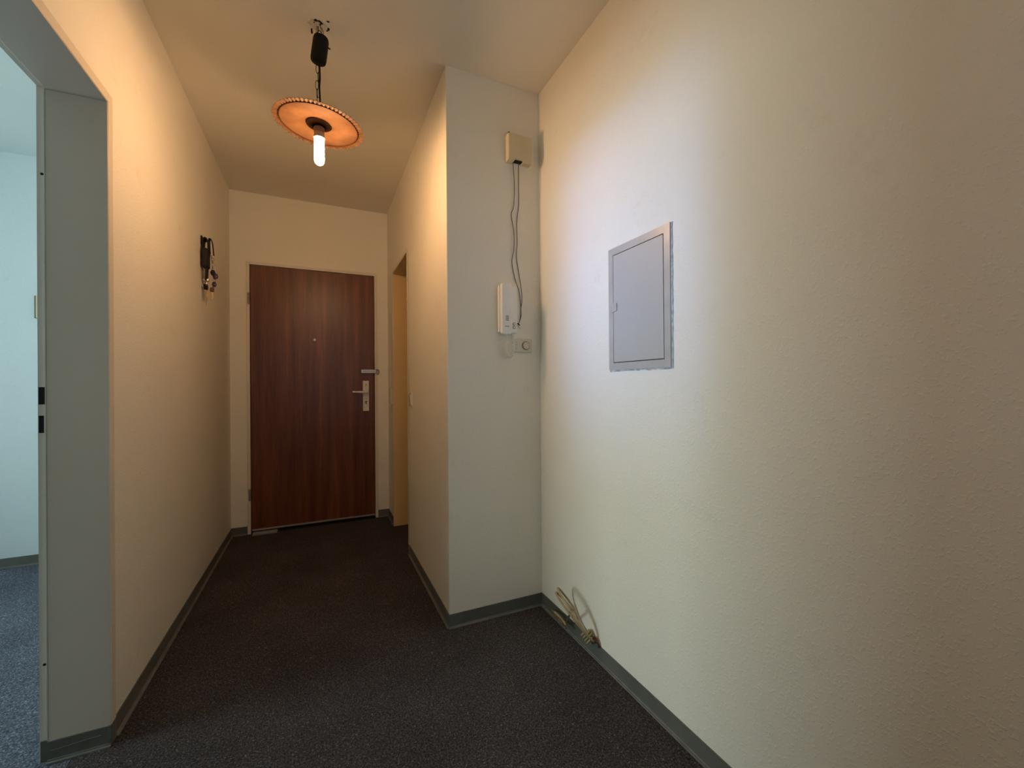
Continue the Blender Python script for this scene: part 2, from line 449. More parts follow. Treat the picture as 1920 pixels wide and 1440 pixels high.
# ------------------------------------------------------------------ skirting strips
def skirting(name, runs, label, m=M_BASE, corner=None):
    """runs: (x0,y0,x1,y1,nx,ny) along a wall face with its normal into the room"""
    bm = bm_new(); bl = bm_new()
    for (x0, y0, x1, y1, nx, ny) in runs:
        def slab(b, d, z0, z1, e=0.0):
            xa, xb = sorted((x0, x1)); ya, yb = sorted((y0, y1))
            if nx:
                xa, xb = sorted((x0 + nx * e, x0 + nx * d))
            else:
                ya, yb = sorted((y0 + ny * e, y0 + ny * d))
            box(b, xa, xb, ya, yb, z0, z1)
        slab(bm, 0.004, 0.0, 0.060)
        slab(bl, 0.013, 0.0, 0.004, 0.004)
        slab(bl, 0.0065, 0.004, 0.009, 0.004)
    cx = sum(r[0] for r in runs) / len(runs); cyy = sum(r[1] for r in runs) / len(runs)
    o = tag(obj(name, bm, m, None, (cx, cyy, 0)), label, 'skirting', kind='structure')
    obj('skirting_lip', bl, M_LIP, o)
    return o


EPS = 0.0
skirting('baseboard_left', [(XL, 1.722, XL, YF, 1, 0)], 'grey skirting strip running along the left hallway wall')
skirting('baseboard_left_near', [(XL, Y0, XL, YN - 0.035, 1, 0)], 'grey skirting strip before the left doorway')
skirting('baseboard_far_left', [(XL + 0.004, YF, DX0 - FW, YF, 0, -1)], 'short grey skirting left of the entrance door')
skirting('baseboard_far_right', [(DX1 + FW, YF, XS - 0.004, YF, 0, -1)], 'short grey skirting right of the entrance door')
skirting('baseboard_opening_far', [(XS, YQ + 0.012, XS, YF, -1, 0)], 'short grey skirting beyond the narrow opening')
bs = skirting('baseboard_corridor_right', [(XS, YS - 0.004, XS, YO - 0.004, -1, 0)], 'grey skirting on the corridor side of the projecting corner')
bf = skirting('baseboard_front', [(XS - 0.004, YS, XR - 0.004, YS, 0, -1)], 'grey skirting under the intercom wall face')
bm = bm_new(); box(bm, XS - 0.0062, XS + 0.060, YS - 0.0062, YS - 0.004, 0.010, 0.061); box(bm, XS - 0.0062, XS - 0.004, YS - 0.004, YS + 0.04, 0.010, 0.061)
obj('skirting_corner_piece', bm, M_WRAP, bf, bevel=0.0008)
skirting('baseboard_right', [(XR, Y0, XR, YS, -1, 0)], 'grey skirting strip along the right wall below the fuse panel')
bj = skirting('baseboard_jamb', [(XI + 0.016, YJ, XL + 0.006, YJ, 0, -1)], 'blue grey skirting strip across the foot of the left door jamb')
bm = bm_new(); tube(bm, smooth_path([(-0.720, YJ - 0.0042, 0.034), (-0.69, YJ - 0.0042, 0.0355), (-0.65, YJ - 0.0042, 0.038), (-0.610, YJ - 0.0042, 0.039)]), 0.0008, 6)
obj('skirting_crease', bm, M_LIP, bj)
obj('skirting_return', box(bm_new(), XI - 0.003, XI + 0.0135, YJ + 0.0065, YJ + 0.0094, 0.0, 0.060), M_BASE, bj)
bm = box(bm_new(), XL - 0.002, XL + 0.0062, YJ - 0.006, YJ + 0.034, 0.0, 0.062)
obj('skirting_corner_piece', bm, M_WRAP, bj, bevel=0.001)
skirting('baseboard_left_room', [(X0, 3.622, XI, 3.622, 0, -1)], 'blue grey skirting along the far wall of the left room')

# ------------------------------------------------------------------ left doorway frame
d2 = thing('door_2', 'pale steel door frame of the open left doorway, without a door leaf', 'door frame', (XL, YJ, 0), kind='structure')
RX = XL - 0.137                             # rebate edge
bm = bm_new()
box(bm, RX, XL + 0.004, YJ, YJ + 0.012, 0, DH)
obj('jamb', bm, M_JAMB, d2, bevel=0.0015)
bm = bm_new()
box(bm, XI - 0.006, RX, YJ + 0.0095, YJ + 0.012, 0, DH + 0.0105)
obj('rebate', bm, M_JAMB, d2)
bm = bm_new(); box(bm, RX - 0.0025, RX, YJ - 0.0005, YJ + 0.0095, 0.062, DH)
obj('gasket', bm, M_GASKET, d2)
bm = bm_new(); box(bm, RX, XL + 0.004, YN, YJ + 0.012, DH, DH + 0.012)
obj('lintel', bm, M_JAMB, d2, bevel=0.0015)
bm = bm_new(); box(bm, XI - 0.006, RX, YN, YJ + 0.0095, DH + 0.0095, DH + 0.012)
obj('rebate', bm, M_JAMB, d2)
bm = bm_new(); box(bm, RX, XL + 0.004, YN - 0.012, YN, 0, DH)
obj('jamb', bm, M_JAMB, d2, bevel=0.0015)
bm = bm_new()
for (ya, yb, za, zb) in ((YJ + 0.0015, YJ + 0.032, 0.0, DH + 0.030), (YN - 0.032, YN - 0.0015, 0.0, DH + 0.030), (YN - 0.0015, YJ + 0.0015, DH + 0.0015, DH + 0.030)):
    box(bm, XL, XL + 0.0055, ya, yb, za, zb)
obj('casing', bm, M_FRAME, d2, bevel=0.0012)
bm = bm_new()
for (za, zb, w) in ((1.049, 1.100, 0.013), (0.965, 1.016, 0.011)):
    obj('strike_slot', box(bm_new(), XI - 0.004, XI - 0.004 + w, YJ + 0.0085, YJ + 0.0098, za, zb), M_VOID, d2)
for z in (1.729, 0.283):
    obj('buffer_hole', lathe(bm_new(), [(0.0, 0), (0.0038, 0.0), (0.0038, 0.001), (0, 0.001)], 12,
        Matrix.Translation((XI + 0.0055, YJ + 0.0095, z)) @ Matrix.Rotation(math.pi / 2, 4, 'X'), cap=False), M_VOID, d2)
bm.free()

obj('paint_crack', box(bm_new(), XL, XL + 0.0008, 1.300, 1.425, DH + 0.0302, DH + 0.0322), M_VOID, d2)

# ------------------------------------------------------------------ narrow opening frame (right of the corridor)
d3 = thing('door_3', 'ivory yellow jamb of the narrow opening right of the entrance door', 'door frame', (XS, YQ, 0), kind='structure')
bm = bm_new(); box(bm, XS - 0.003, XS + 0.150, YQ - 0.012, YQ, 0.0, DH)
obj('jamb', bm, M_YELLOW, d3, bevel=0.0012)
bm = bm_new(); box(bm, XS - 0.003, XS + 0.150, YO, YQ, DH - 0.012, DH)
obj('lintel', bm, M_YELLOW, d3, bevel=0.0012)
bm = bm_new(); box(bm, XS - 0.003, XS + 0.150, YO, YO + 0.012, 0.0, DH - 0.012)
obj('jamb', bm, M_YELLOW, d3, bevel=0.0012)
bm = bm_new()
box(bm, XS - 0.0065, XS - 0.003, YQ - 0.010, YQ + 0.012, 0, DH + 0.012); box(bm, XS - 0.0065, XS - 0.003, YO - 0.012, YO + 0.010, 0.062, DH + 0.012)
box(bm, XS - 0.0065, XS - 0.003, YO + 0.010, YQ - 0.010, DH - 0.010, DH + 0.012)
obj('casing', bm, M_FRAME, d3, bevel=0.001)

# ------------------------------------------------------------------ entrance door
d1 = thing('door_1', 'dark mahogany veneer entrance door at the end of the hallway', 'door', (0, YF, 0), kind='structure')
bm = bm_new()
box(bm, DX0 - FW, DX0 - 0.004, YF - 0.006, YF + 0.06, 0, DZ + FW); box(bm, DX1 + 0.004, DX1 + FW, YF - 0.006, YF + 0.06, 0, DZ + FW)
box(bm, DX0 - 0.004, DX1 + 0.004, YF - 0.006, YF + 0.06, DZ + 0.004, DZ + FW)
obj('door_frame', bm, M_FRAME, d1, bevel=0.002)
leaf = obj('door_leaf', box(bm_new(), DX0, DX1, YF - 0.002, YF + 0.04, 0.0205, DZ), M_WOOD, d1, bevel=0.0015)
bm = bm_new(); box(bm, DX0 + 0.004, DX1 - 0.002, YF - 0.012, YF - 0.002, 0.022, 0.034)
obj('door_sweep', bm, M_ALU, leaf, bevel=0.001)
obj('dark_backing', box(bm_new(), DX0 - FW, DX1 + FW, YF + 0.045, YF + 0.06, 0, DZ), M_VOID, d1)  # black sheet standing in for the darkness behind the leaf
# peephole
Tm = Matrix.Translation((-0.030, YF - 0.002, 1.463)) @ Matrix.Rotation(math.pi / 2, 4, 'X')
obj('peephole', lathe(bm_new(), [(0.012, 0), (0.012, 0.003), (0.009, 0.005), (0.006, 0.005), (0.005, 0.003), (0.0, 0.003)], 20, Tm, cap=False), M_STEEL, leaf, smooth=True)
# backplate with lever
plate = obj('handle_plate', box(bm_new(), 0.325, 0.373, YF - 0.014, YF - 0.002, 0.889, 1.139), M_WHITE, leaf, bevel=0.004)
bm = bm_new()
tube(bm, smooth_path([(0.353, YF - 0.012, 1.044), (0.353, YF - 0.045, 1.044), (0.345, YF - 0.056, 1.044), (0.31, YF - 0.058, 1.046), (0.262, YF - 0.058, 1.048), (0.242, YF - 0.056, 1.048)], 4),
     [0.010] * 8 + [0.009] * 6 + [0.0075] * 6 + [0.0065], 10)
lever = obj('lever_handle', bm, M_WHITE, leaf, smooth=True)
kh = Matrix.Translation((0.350, YF - 0.0138, 0.966)) @ Matrix.Rotation(math.pi / 2, 4, 'X')
bm = lathe(bm_new(), [(0.0085, 0), (0.0085, 0.003), (0.0, 0.003)], 16, kh, cap=False); box(bm, 0.3455, 0.3545, YF - 0.0168, YF - 0.0138, 0.946, 0.962)
obj('lock_cylinder', bm, M_MARK, leaf)
for z in (1.107, 0.990):
    obj('screw_head', lathe(bm_new(), [(0.0042, 0), (0.0036, 0.0015), (0, 0.0015)], 12, Matrix.Translation((0.350, YF - 0.0138, z)) @ Matrix.Rotation(math.pi / 2, 4, 'X'), cap=False), M_MARK, leaf)
bm = bm_new(); tube(bm, [(0.341, YF - 0.0145, 1.093), (0.350, YF - 0.0145, 1.096), (0.360, YF - 0.0145, 1.090)], 0.0011, 6)
obj('plate_engraving', bm, M_MARK, leaf)
# hinges
for z in (1.752, 0.293):
    h = obj('hinge', lathe(bm_new(), [(0, -0.044), (0.006, -0.043), (0.0075, -0.040), (0.0075, 0.040), (0.006, 0.043), (0, 0.044)], 14, Matrix.Translation((DX0 - 0.010, YF - 0.012, z)), cap=False), M_HINGE, d1, smooth=True)
    obj('hinge_ring', lathe(bm_new(), [(0.0080, -0.002), (0.0080, 0.002)], 14, Matrix.Translation((DX0 - 0.010, YF - 0.012, z)), cap=True), M_MARK, h)
# swing bar latch
g = thing('door_guard', 'short metal swing bar door guard above the handle of the entrance door', 'door guard', (0.377, YF - 0.002, 1.215))
obj('guard_bar', box(bm_new(), 0.312, 0.430, YF - 0.026, YF - 0.014, 1.200, 1.231), M_STEEL, g, bevel=0.003)
obj('guard_slot', box(bm_new(), 0.324, 0.420, YF - 0.0272, YF - 0.026, 1.211, 1.221), M_ALU, g)
obj('guard_bracket', box(bm_new(), 0.318, 0.352, YF - 0.014, YF - 0.002, 1.204, 1.227), M_HINGE, g)
bm = bm_new(); tube(bm, smooth_path([(0.425, YF - 0.020, 1.226), (0.444, YF - 0.020, 1.228), (0.452, YF - 0.018, 1.216), (0.446, YF - 0.014, 1.196), (0.440, YF - 0.006, 1.194)], 5), 0.0062, 8)
obj('guard_hook', bm, M_HINGE, g, smooth=True)
# black strip painted as the dark gap under the door; metal plate
tr = tag(obj('trim_1', box(bm_new(), DX0 + 0.19, DX1, YF - 0.020, YF + 0.044, 0.0, 0.007), M_VOID, None, (0.05, YF, 0)), 'black strip standing in for the dark gap under the entrance door', 'threshold', kind='structure')
ds = thing('door_stop_plate', 'small scuffed metal plate at the hinge foot of the entrance door', 'plate', (-0.37, YF - 0.03, 0.0))
obj('plate', box(bm_new(), -0.452, -0.292, YF - 0.062, YF - 0.014, 0.0, 0.017), M_ALU, ds, bevel=0.002)
for x in (-0.425, -0.375):
    obj('screw', lathe(bm_new(), [(0.0045, 0), (0.004, 0.002), (0, 0.002)], 10, Matrix.Translation((x, YF - 0.038, 0.017)), cap=False), M_SILVER, ds)

# ------------------------------------------------------------------ pendant lamp
LX, LY = 0.007, 1.850
lamp = thing('pendant_lamp', 'pendant lamp with flat copper coloured disc shade, fluted rim and lit bulb', 'lamp', (LX, LY, H))
Tc = Matrix.Translation((0.010, LY, 2.452)) @ Matrix.Rotation(math.radians(7), 4, 'Y')
obj('ceiling_cup', lathe(bm_new(), [(0, 0.055), (0.018, 0.054), (0.027, 0.048), (0.0295, 0.038), (0.0295, -0.040), (0.028, -0.049), (0.021, -0.054), (0.006, -0.055), (0, -0.055)], 36, Tc, cap=False), M_BLACK, lamp, smooth=True)
bm = bm_new(); tube(bm, smooth_path([(0.006, LY, 2.504), (0.002, LY - 0.002, 2.515), (0.008, LY - 0.004, 2.526), (0.016, LY - 0.003, 2.520)], 5), 0.0018, 6); tube(bm, [(0.004, LY, 2.506), (0.004, LY, H)], 0.0022, 6)
obj('hook', bm, M_BLACK, lamp, smooth=True)
bm = bm_new()
for k, (dx, dy) in enumerate(((-0.008, 0.003), (0.013, 0.0), (0.018, -0.006))):
    tube(bm, smooth_path([(0.006 + dx * 0.7, LY + dy, 2.500), (0.006 + dx, LY + dy, 2.520), (0.004 + dx * 0.6, LY + dy * 0.4, H)], 4), 0.0012, 6)
obj('lead_wire', bm, M_WIRE, lamp)
bm = bm_new(); tube(bm, [(0.038, LY - 0.004, 2.468), (0.049, LY - 0.006, 2.462)], 0.0026, 8)
obj('cup_screw', bm, M_BLACK, lamp)
bm = bm_new(); tube(bm, [(-0.018, LY - 0.012, 2.500), (-0.019, LY - 0.013, 2.517)], [0.0035, 0.0028], 8)
obj('cup_lug', bm, M_BLACK, lamp)
bm = bm_new(); tube(bm, smooth_path([(0.008, LY, 2.402), (0.010, LY, 2.34), (0.008, LY, 2.30), (0.010, LY, 2.24), (0.008, LY, 2.165)], 4), 0.0032, 8)
obj('cord', bm, M_BLACK, lamp, smooth=True)
z = 2.386
for k in range(6):
    L = 0.036; cxk = 0.001 + 0.003 * math.sin(k * 1.9); bm = bm_new(); pts = []
    for j in range(16):
        a = 2 * math.pi * j / 16
        sx_ = 0.0052 * math.cos(a); sz_ = (L / 2) * math.sin(a)
        sz_ = max(-L / 2, min(L / 2, sz_ * 1.15))
        pts.append((cxk + (sx_ if k % 2 == 0 else 0.3 * sx_), LY - 0.006 + (0 if k % 2 == 0 else sx_), z - L / 2 + sz_))
    tube(bm, pts, 0.0012, 6, closed=True)
    obj('chain_link', bm, M_BLACK, lamp, smooth=True); z -= L - 0.003
# shade
SZ = 2.146
Td = Matrix.Translation((LX, LY, SZ)) @ Matrix.Rotation(math.radians(3.5), 4, 'Y') @ Matrix.Rotation(math.radians(2.0), 4, 'X')
R_in, R_out = 0.145, 0.168
shade = obj('shade', lathe(bm_new(), [(0.0, 0.004), (0.06, 0.003), (R_in, 0.0), (R_in, 0.005), (0.06, 0.010), (0.014, 0.016), (0, 0.016)], 72, Td, cap=False), M_COPPER, lamp, smooth=True)
bm = bm_new(); n = 64 * 6; NF = 64
inner, outer, inner2, outer2 = [], [], [], []
for k in range(n):
    a = 2 * math.pi * k / n; w = 0.5 + 0.5 * math.cos(NF * a)
    def P(r, zz):
        return bm.verts.new(Td @ Vector((r * math.cos(a), r * math.sin(a), zz)))
    inner.append(P(R_in - 0.001, -0.001 - 0.0015 * w)); outer.append(P(R_out - 0.0028 + 0.0028 * w, 0.001 - 0.0060 * w))
    outer2.append(P(R_out - 0.0028 + 0.0028 * w, 0.0024 - 0.0060 * w)); inner2.append(P(R_in - 0.001, 0.001 - 0.0015 * w))
for k in range(n):
    j = (k + 1) % n
    for A, B in ((inner, outer), (outer, outer2), (outer2, inner2), (inner2, inner)):
        bm.faces.new((A[k], A[j], B[j], B[k]))
obj('fluted_rim', bm, M_RIM, lamp, smooth=True)
bm = bm_new(); tube(bm, [Td @ Vector((R_in * math.cos(2 * math.pi * k / 96), R_in * math.sin(2 * math.pi * k / 96), -0.0018)) for k in range(96)], 0.0027, 6, closed=True)
obj('dark_ring', bm, M_DARKRING, shade, smooth=True)
Tb = Matrix.Translation((LX - 0.001, LY, 0))
obj('socket_shadow_disc', lathe(bm_new(), [(0, 2.150), (0.044, 2.1485), (0.048, 2.1468), (0.044, 2.1450), (0.024, 2.141), (0.0195, 2.134), (0.0, 2.134)], 40, Tb, cap=False), M_SOCKET_SHADOW, lamp, smooth=True)  # black disc standing in for the soft shadow round the socket
obj('bulb_socket', lathe(bm_new(), [(0, 2.152), (0.020, 2.152), (0.0195, 2.114), (0.0, 2.114)], 32, Tb, cap=False), M_SOCKET, lamp, smooth=True)
bulb = obj('bulb_collar', lathe(bm_new(), [(0, 2.116), (0.0185, 2.116), (0.0200, 2.110), (0.0204, 2.093), (0.0170, 2.093), (0, 2.093)], 32, Tb, cap=False), M_COLLAR, lamp, smooth=True)
obj('bulb', lathe(bm_new(), [(0.0, 2.092), (0.0180, 2.092), (0.0185, 2.086), (0.0190, 2.010), (0.0180, 2.000), (0.014, 1.992), (0.007, 1.987), (0.0, 1.986)], 32, Tb, cap=False), M_BULB, lamp, smooth=True)

# ------------------------------------------------------------------ things on the intercom wall
ch = thing('chime_box', 'yellowed square chime box with notched lower edge high on the intercom wall', 'box', (0.880, YS, 2.23))
bm = bm_new(); cx0, cx1, cz0, cz1, cyf = 0.820, 0.944, 2.165, 2.292, YS - 0.042
NW0, NW1 = 0.853, 0.897
prism(bm, [(cx0, cz0), (NW0, cz0), (NW0, cz0 + 0.008), (NW1, cz0 + 0.008), (NW1, cz0), (cx1, cz0), (cx1, cz1), (cx0, cz1)], 1, cyf, YS - 0.004)
obj('cover', bm, M_IVORY, ch, bevel=0.0025)
obj('back_plate', box(bm_new(), cx0 + 0.003, cx1 - 0.003, YS - 0.004, YS, cz0 + 0.002, cz1 - 0.003), M_PHONE, ch)
obj('wire_slot', box(bm_new(), NW0 + 0.001, NW1 - 0.001, YS - 0.032, YS - 0.010, cz0 + 0.004, cz0 + 0.0085), M_VOID, ch)
bm = bm_new(); tube(bm, [(0.838, YS, 2.312), (0.838, YS - 0.010, 2.314)], [0.005, 0.0035], 8); tube(bm, [(0.838, YS - 0.004, 2.310), (0.833, YS - 0.008, 2.296)], 0.0028, 6)
obj('nail', bm, M_VOID, ch)

ic = thing('intercom', 'off white door intercom with handset, two round buttons and coiled cord', 'intercom', (0.82, YS, 1.455))
obj('base', box(bm_new(), 0.773, 0.868, YS - 0.022, YS, 1.345, 1.568), M_PHONE, ic, bevel=0.004)
hs = obj('handset', prism(bm_new(), [(0.778, 1.337), (0.800, 1.333), (0.829, 1.337), (0.829, 1.572), (0.803, 1.578), (0.778, 1.573)], 1, YS - 0.046, YS - 0.0225), M_PHONE, ic, bevel=0.004)
for k in range(5):
    obj('grille_slot', box(bm_new(), 0.7965, 0.8125, YS - 0.0466, YS - 0.046, 1.3985 + k * 0.0052, 1.4010 + k * 0.0052), M_MARK, hs)
bm = bm_new(); box(bm, 0.795, 0.8125, YS - 0.0465, YS - 0.046, 1.3705, 1.3725); box(bm, 0.795, 0.7985, YS - 0.0465, YS - 0.046, 1.3690, 1.3740); box(bm, 0.8090, 0.8125, YS - 0.0465, YS - 0.046, 1.3690, 1.3740)
obj('small_print', bm, M_MARK, hs)
for zz in (1.3875, 1.3715):
    Tt = Matrix.Translation((0.8505, YS - 0.022, zz)) @ Matrix.Rotation(math.pi / 2, 4, 'X')
    bt = obj('button', lathe(bm_new(), [(0.0072, 0), (0.0072, 0.0018), (0.0058, 0.0024), (0.0, 0.0024)], 24, Tt, cap=False), M_MARK, ic, smooth=True)
    obj('button_cap', lathe(bm_new(), [(0.0050, 0.0024), (0.0044, 0.0036), (0.0, 0.0040)], 24, Tt, cap=False), M_PHONE, bt, smooth=True)
# coiled cord: lead, then a helix down, round and up
lead = smooth_path([(0.808, YS - 0.030, 1.337), (0.812, YS - 0.030, 1.320), (0.820, YS - 0.028, 1.306), (0.816, YS - 0.026, 1.298)], 4)
axis = smooth_path([(0.816, YS - 0.026, 1.300), (0.807, YS - 0.024, 1.275), (0.806, YS - 0.024, 1.250), (0.818, YS - 0.024, 1.233), (0.834, YS - 0.024, 1.236),
                    (0.842, YS - 0.026, 1.258), (0.844, YS - 0.028, 1.290), (0.845, YS - 0.026, 1.322), (0.846, YS - 0.018, 1.345)], 44)
pts = []; turns = 34
for i, c in enumerate(axis):
    a, b = axis[max(i - 1, 0)], axis[min(i + 1, len(axis) - 1)]
    tdir = (b - a).normalized(); u = Vector((0, 1, 0)); w = tdir.cross(u).normalized(); ph = 2 * math.pi * turns * i / len(axis)
    rr = 0.0068 * min(1, i / 12, (len(axis) - 1 - i) / 12)
    pts.append(c + u * (rr * math.cos(ph)) + w * (rr * math.sin(ph)))
bm = bm_new(); tube(bm, lead, 0.0022, 6); tube(bm, pts, 0.0017, 6)
obj('coiled_cord', bm, M_PHONE, ic, smooth=True)

th = thing('wall_control', 'flat cream wall control plate with a round knob right below the intercom', 'wall control', (0.903, YS, 1.286))
obj('plate', box(bm_new(), 0.852, 0.954, YS - 0.011, YS, 1.254, 1.320), M_PLATE, th, bevel=0.003)
Tt = Matrix.Translation((0.919, YS - 0.011, 1.287)) @ Matrix.Rotation(math.pi / 2, 4, 'X')
kn = obj('knob', lathe(bm_new(), [(0.0180, 0), (0.0175, 0.006), (0.0160, 0.0075), (0.0, 0.0082)], 36, Tt, cap=False), M_DIAL, th, smooth=True)
obj('knob_ring', lathe(bm_new(), [(0.0212, 0), (0.0212, 0.0008), (0.0182, 0.0008)], 36, Tt, cap=False), M_MARK, th)
for zz, x0, x1 in ((1.302, 0.858, 0.864), (1.290, 0.857, 0.867), (1.280, 0.860, 0.864), (1.271, 0.857, 0.866)):
    obj('scale_mark', box(bm_new(), x0 + 0.006, x1 + 0.006, YS - 0.0114, YS - 0.011, zz - 0.0007, zz + 0.0007), M_MARK, th)

w1 = [(0.851, 2.163), (0.864, 2.067), (0.861, 1.963), (0.849, 1.918), (0.86, 1.834), (0.859, 1.757), (0.85, 1.691), (0.864, 1.616), (0.883, 1.553), (0.894, 1.489), (0.896, 1.437), (0.886, 1.400)]
w2 = [(0.882, 2.163), (0.887, 2.072), (0.889, 1.981), (0.877, 1.889), (0.876, 1.785), (0.873, 1.72), (0.884, 1.657), (0.895, 1.58), (0.9, 1.515), (0.896, 1.463), (0.897, 1.432), (0.884, 1.398)]
wires = thing('bell_wire', 'pair of thin dark wires hanging from the chime box down to the intercom', 'wire', (0.875, YS - 0.01, 2.163))
for q, w in enumerate((w1, w2)):
    bm = bm_new(); tube(bm, smooth_path([(x, YS - (0.020 if i == 0 else 0.007 + 0.003 * math.sin(i * 1.7 + q)), zz + (0.01 if i == 0 else 0)) for i, (x, zz) in enumerate(w)], 7), 0.0017, 6)
    obj('strand', bm, M_WIRE, wires, smooth=True)
Tt = Matrix.Translation((0.8775, YS - 0.012, 1.388)) @ Matrix.Rotation(math.radians(-38), 4, 'Y')
bm = bm_new(); box(bm, -0.0065, 0.0065, -0.006, 0.006, -0.0055, 0.0055); bmesh.ops.transform(bm, matrix=Tt, verts=bm.verts[:])
obj('terminal_block', bm, M_PHONE, wires, bevel=0.0012)
bm = bm_new(); box(bm, -0.0030, 0.0030, -0.0075, 0.0066, -0.0066, 0.0066); bmesh.ops.transform(bm, matrix=Tt, verts=bm.verts[:])
obj('terminal_screw', bm, M_BLACK, wires)
bm = bm_new(); tube(bm, smooth_path([(0.878, YS - 0.012, 1.382), (0.884, YS - 0.010, 1.374), (0.893, YS - 0.008, 1.368)], 3), 0.0012, 5)
obj('bare_strand', bm, M_ALU, wires)

# ------------------------------------------------------------------ fuse panel in the right wall
PA, PB, PT, PM = 1.2863, 0.9808, 1.6017, 1.1484
fp = thing('fuse_panel', 'light grey metal fuse panel with a hinged door set into the right wall', 'fuse panel', (XR, (PA + PB) / 2, PM))
w = 0.026; bm = bm_new()
for (a, b, c, d) in ((PB, PB + w, PM, PT), (PA - w, PA, PM, PT), (PB + w, PA - w, PM, PM + w), (PB + w, PA - w, PT - w, PT)):
    box(bm, XR - 0.006, XR, a, b, c, d)
obj('panel_frame', bm, M_PANELF, fp)
obj('panel_recess', box(bm_new(), XR - 0.0015, XR, PB + w, PA - w, PM + w, PT - w), M_VOID, fp)
pd = obj('panel_door', box(bm_new(), XR - 0.0065, XR - 0.0015, PB + w + 0.0028, PA - w - 0.0022, PM + w + 0.0028, PT - w - 0.0028), M_PANEL, fp, bevel=0.0008)
bm = bm_new(); prism(bm, [(PA - 0.014, 1.395), (PA - 0.014, 1.366), (PA - 0.022, 1.362), (PA - 0.050, 1.366), (PA - 0.050, 1.395)], 0, XR - 0.0105, XR - 0.0066)
obj('panel_latch', bm, M_PANELF, pd, bevel=0.0012)
rnd = random.Random(3)
def edge_strip(pts_outer, pts_inner, axis_a, axis_b):
    bm = bm_new(); prism(bm, pts_outer + pts_inner[::-1], 0, XR - 0.0025, XR); return bm
N = 26
outer = [(PB - 0.0052 - 0.003 * rnd.random(), PM - 0.004 + (PT - PM + 0.004) * k / N) for k in range(N + 1)]
inner_ = [(PB - 0.0002, PM - 0.004 + (PT - PM + 0.004) * k / N) for k in range(N + 1)]
obj('plaster_shadow_edge', edge_strip(outer, inner_, 0, 0), M_EDGE_SHADOW, fp)  # rough plaster edge with the panel's lamp shadow painted into its grey
outer = [(PB + (PA - PB) * k / N, PM - 0.003 - 0.004 * rnd.random()) for k in range(N + 1)]
inner_ = [(PB + (PA - PB) * k / N, PM - 0.0002) for k in range(N + 1)]
obj('plaster_shadow_edge', edge_strip(outer, inner_, 0, 0), M_EDGE_SHADOW, fp)

# ------------------------------------------------------------------ cable coil at the foot of the right wall
cc = thing('cable_coil', 'coil of ivory cable leaning out above the skirting of the right wall', 'cable', (0.960, 1.490, 0.0))
wv = Vector((0.333, -0.667, -0.667)); nrm = Vector((-0.818, 0.147, -0.556)); dv = nrm.cross(wv).normalized()
C0 = Vector((0.953, 1.472, 0.142))
bm = bm_new(); pts = []
turns = 2; K = 48
for i in range(turns * K + 1):
    a = 2 * math.pi * i / K; tt = i / K
    ra = 0.116 + 0.006 * math.sin(1.3 * tt + 0.4) - 0.007 * tt; rb = 0.068 + 0.004 * math.cos(2.1 * tt)
    away = 0.5 - 0.5 * math.cos(a)                     # 0 at the tied end, 1 at the far end of the loop
    off = nrm * ((-0.003 + 0.017 * (tt - 0.9) * away) + 0.013 * math.sin(a))
    q = C0 + wv * (ra * math.cos(a)) + dv * (rb * math.sin(a)) + off
    q.x = min(q.x, XR - 0.012); q.z = max(q.z, 0.016)
    pts.append(q)
tube(bm, pts, 0.0044, 8)
obj('cable_loop', bm, M_CABLE, cc, smooth=True)
E1 = C0 + wv * 0.105                          # lower near end of the loops
bm = bm_new(); pts = []
for i in range(4 * 20 + 1):
    a = 2 * math.pi * i / 20
    q = E1 + wv * (-0.034 + 0.011 * i / 20) + dv * (0.019 * math.cos(a)) + nrm * (0.020 * math.sin(a)) + Vector((0.0, 0.004, -0.004))
    q.x = min(q.x, XR - 0.010); q.z = max(q.z, 0.012); pts.append(q)
tube(bm, pts, 0.0044, 8)
obj('cable_wrap', bm, M_CABLE, cc, smooth=True)
bm = bm_new()
tube(bm, smooth_path([E1, (0.985, 1.415, 0.075), (0.988, 1.398, 0.082), (0.990, 1.380, 0.086), (0.994, 1.366, 0.076), (0.996, 1.362, 0.058)], 5), 0.0046, 8)
obj('cable_tail', bm, M_BROWN, cc, smooth=True)
bm = bm_new()
tube(bm, smooth_path([C0 - wv * 0.02 + dv * 0.05, (0.965, 1.560, 0.060), (0.976, 1.640, 0.036), (0.980, 1.690, 0.032), (0.976, 1.696, 0.045), (0.968, 1.660, 0.055), (0.962, 1.600, 0.052), (0.955, 1.540, 0.050)], 5), 0.0044, 8)
obj('cable_end', bm, M_CABLE_D, cc, smooth=True)
bm = bm_new(); tube(bm, smooth_path([(0.972, 1.668, 0.050), (0.966, 1.645, 0.062), (0.960, 1.575, 0.066), (0.958, 1.545, 0.060)], 5), 0.0042, 8)
obj('cable_end', bm, M_CABLE, cc, smooth=True)

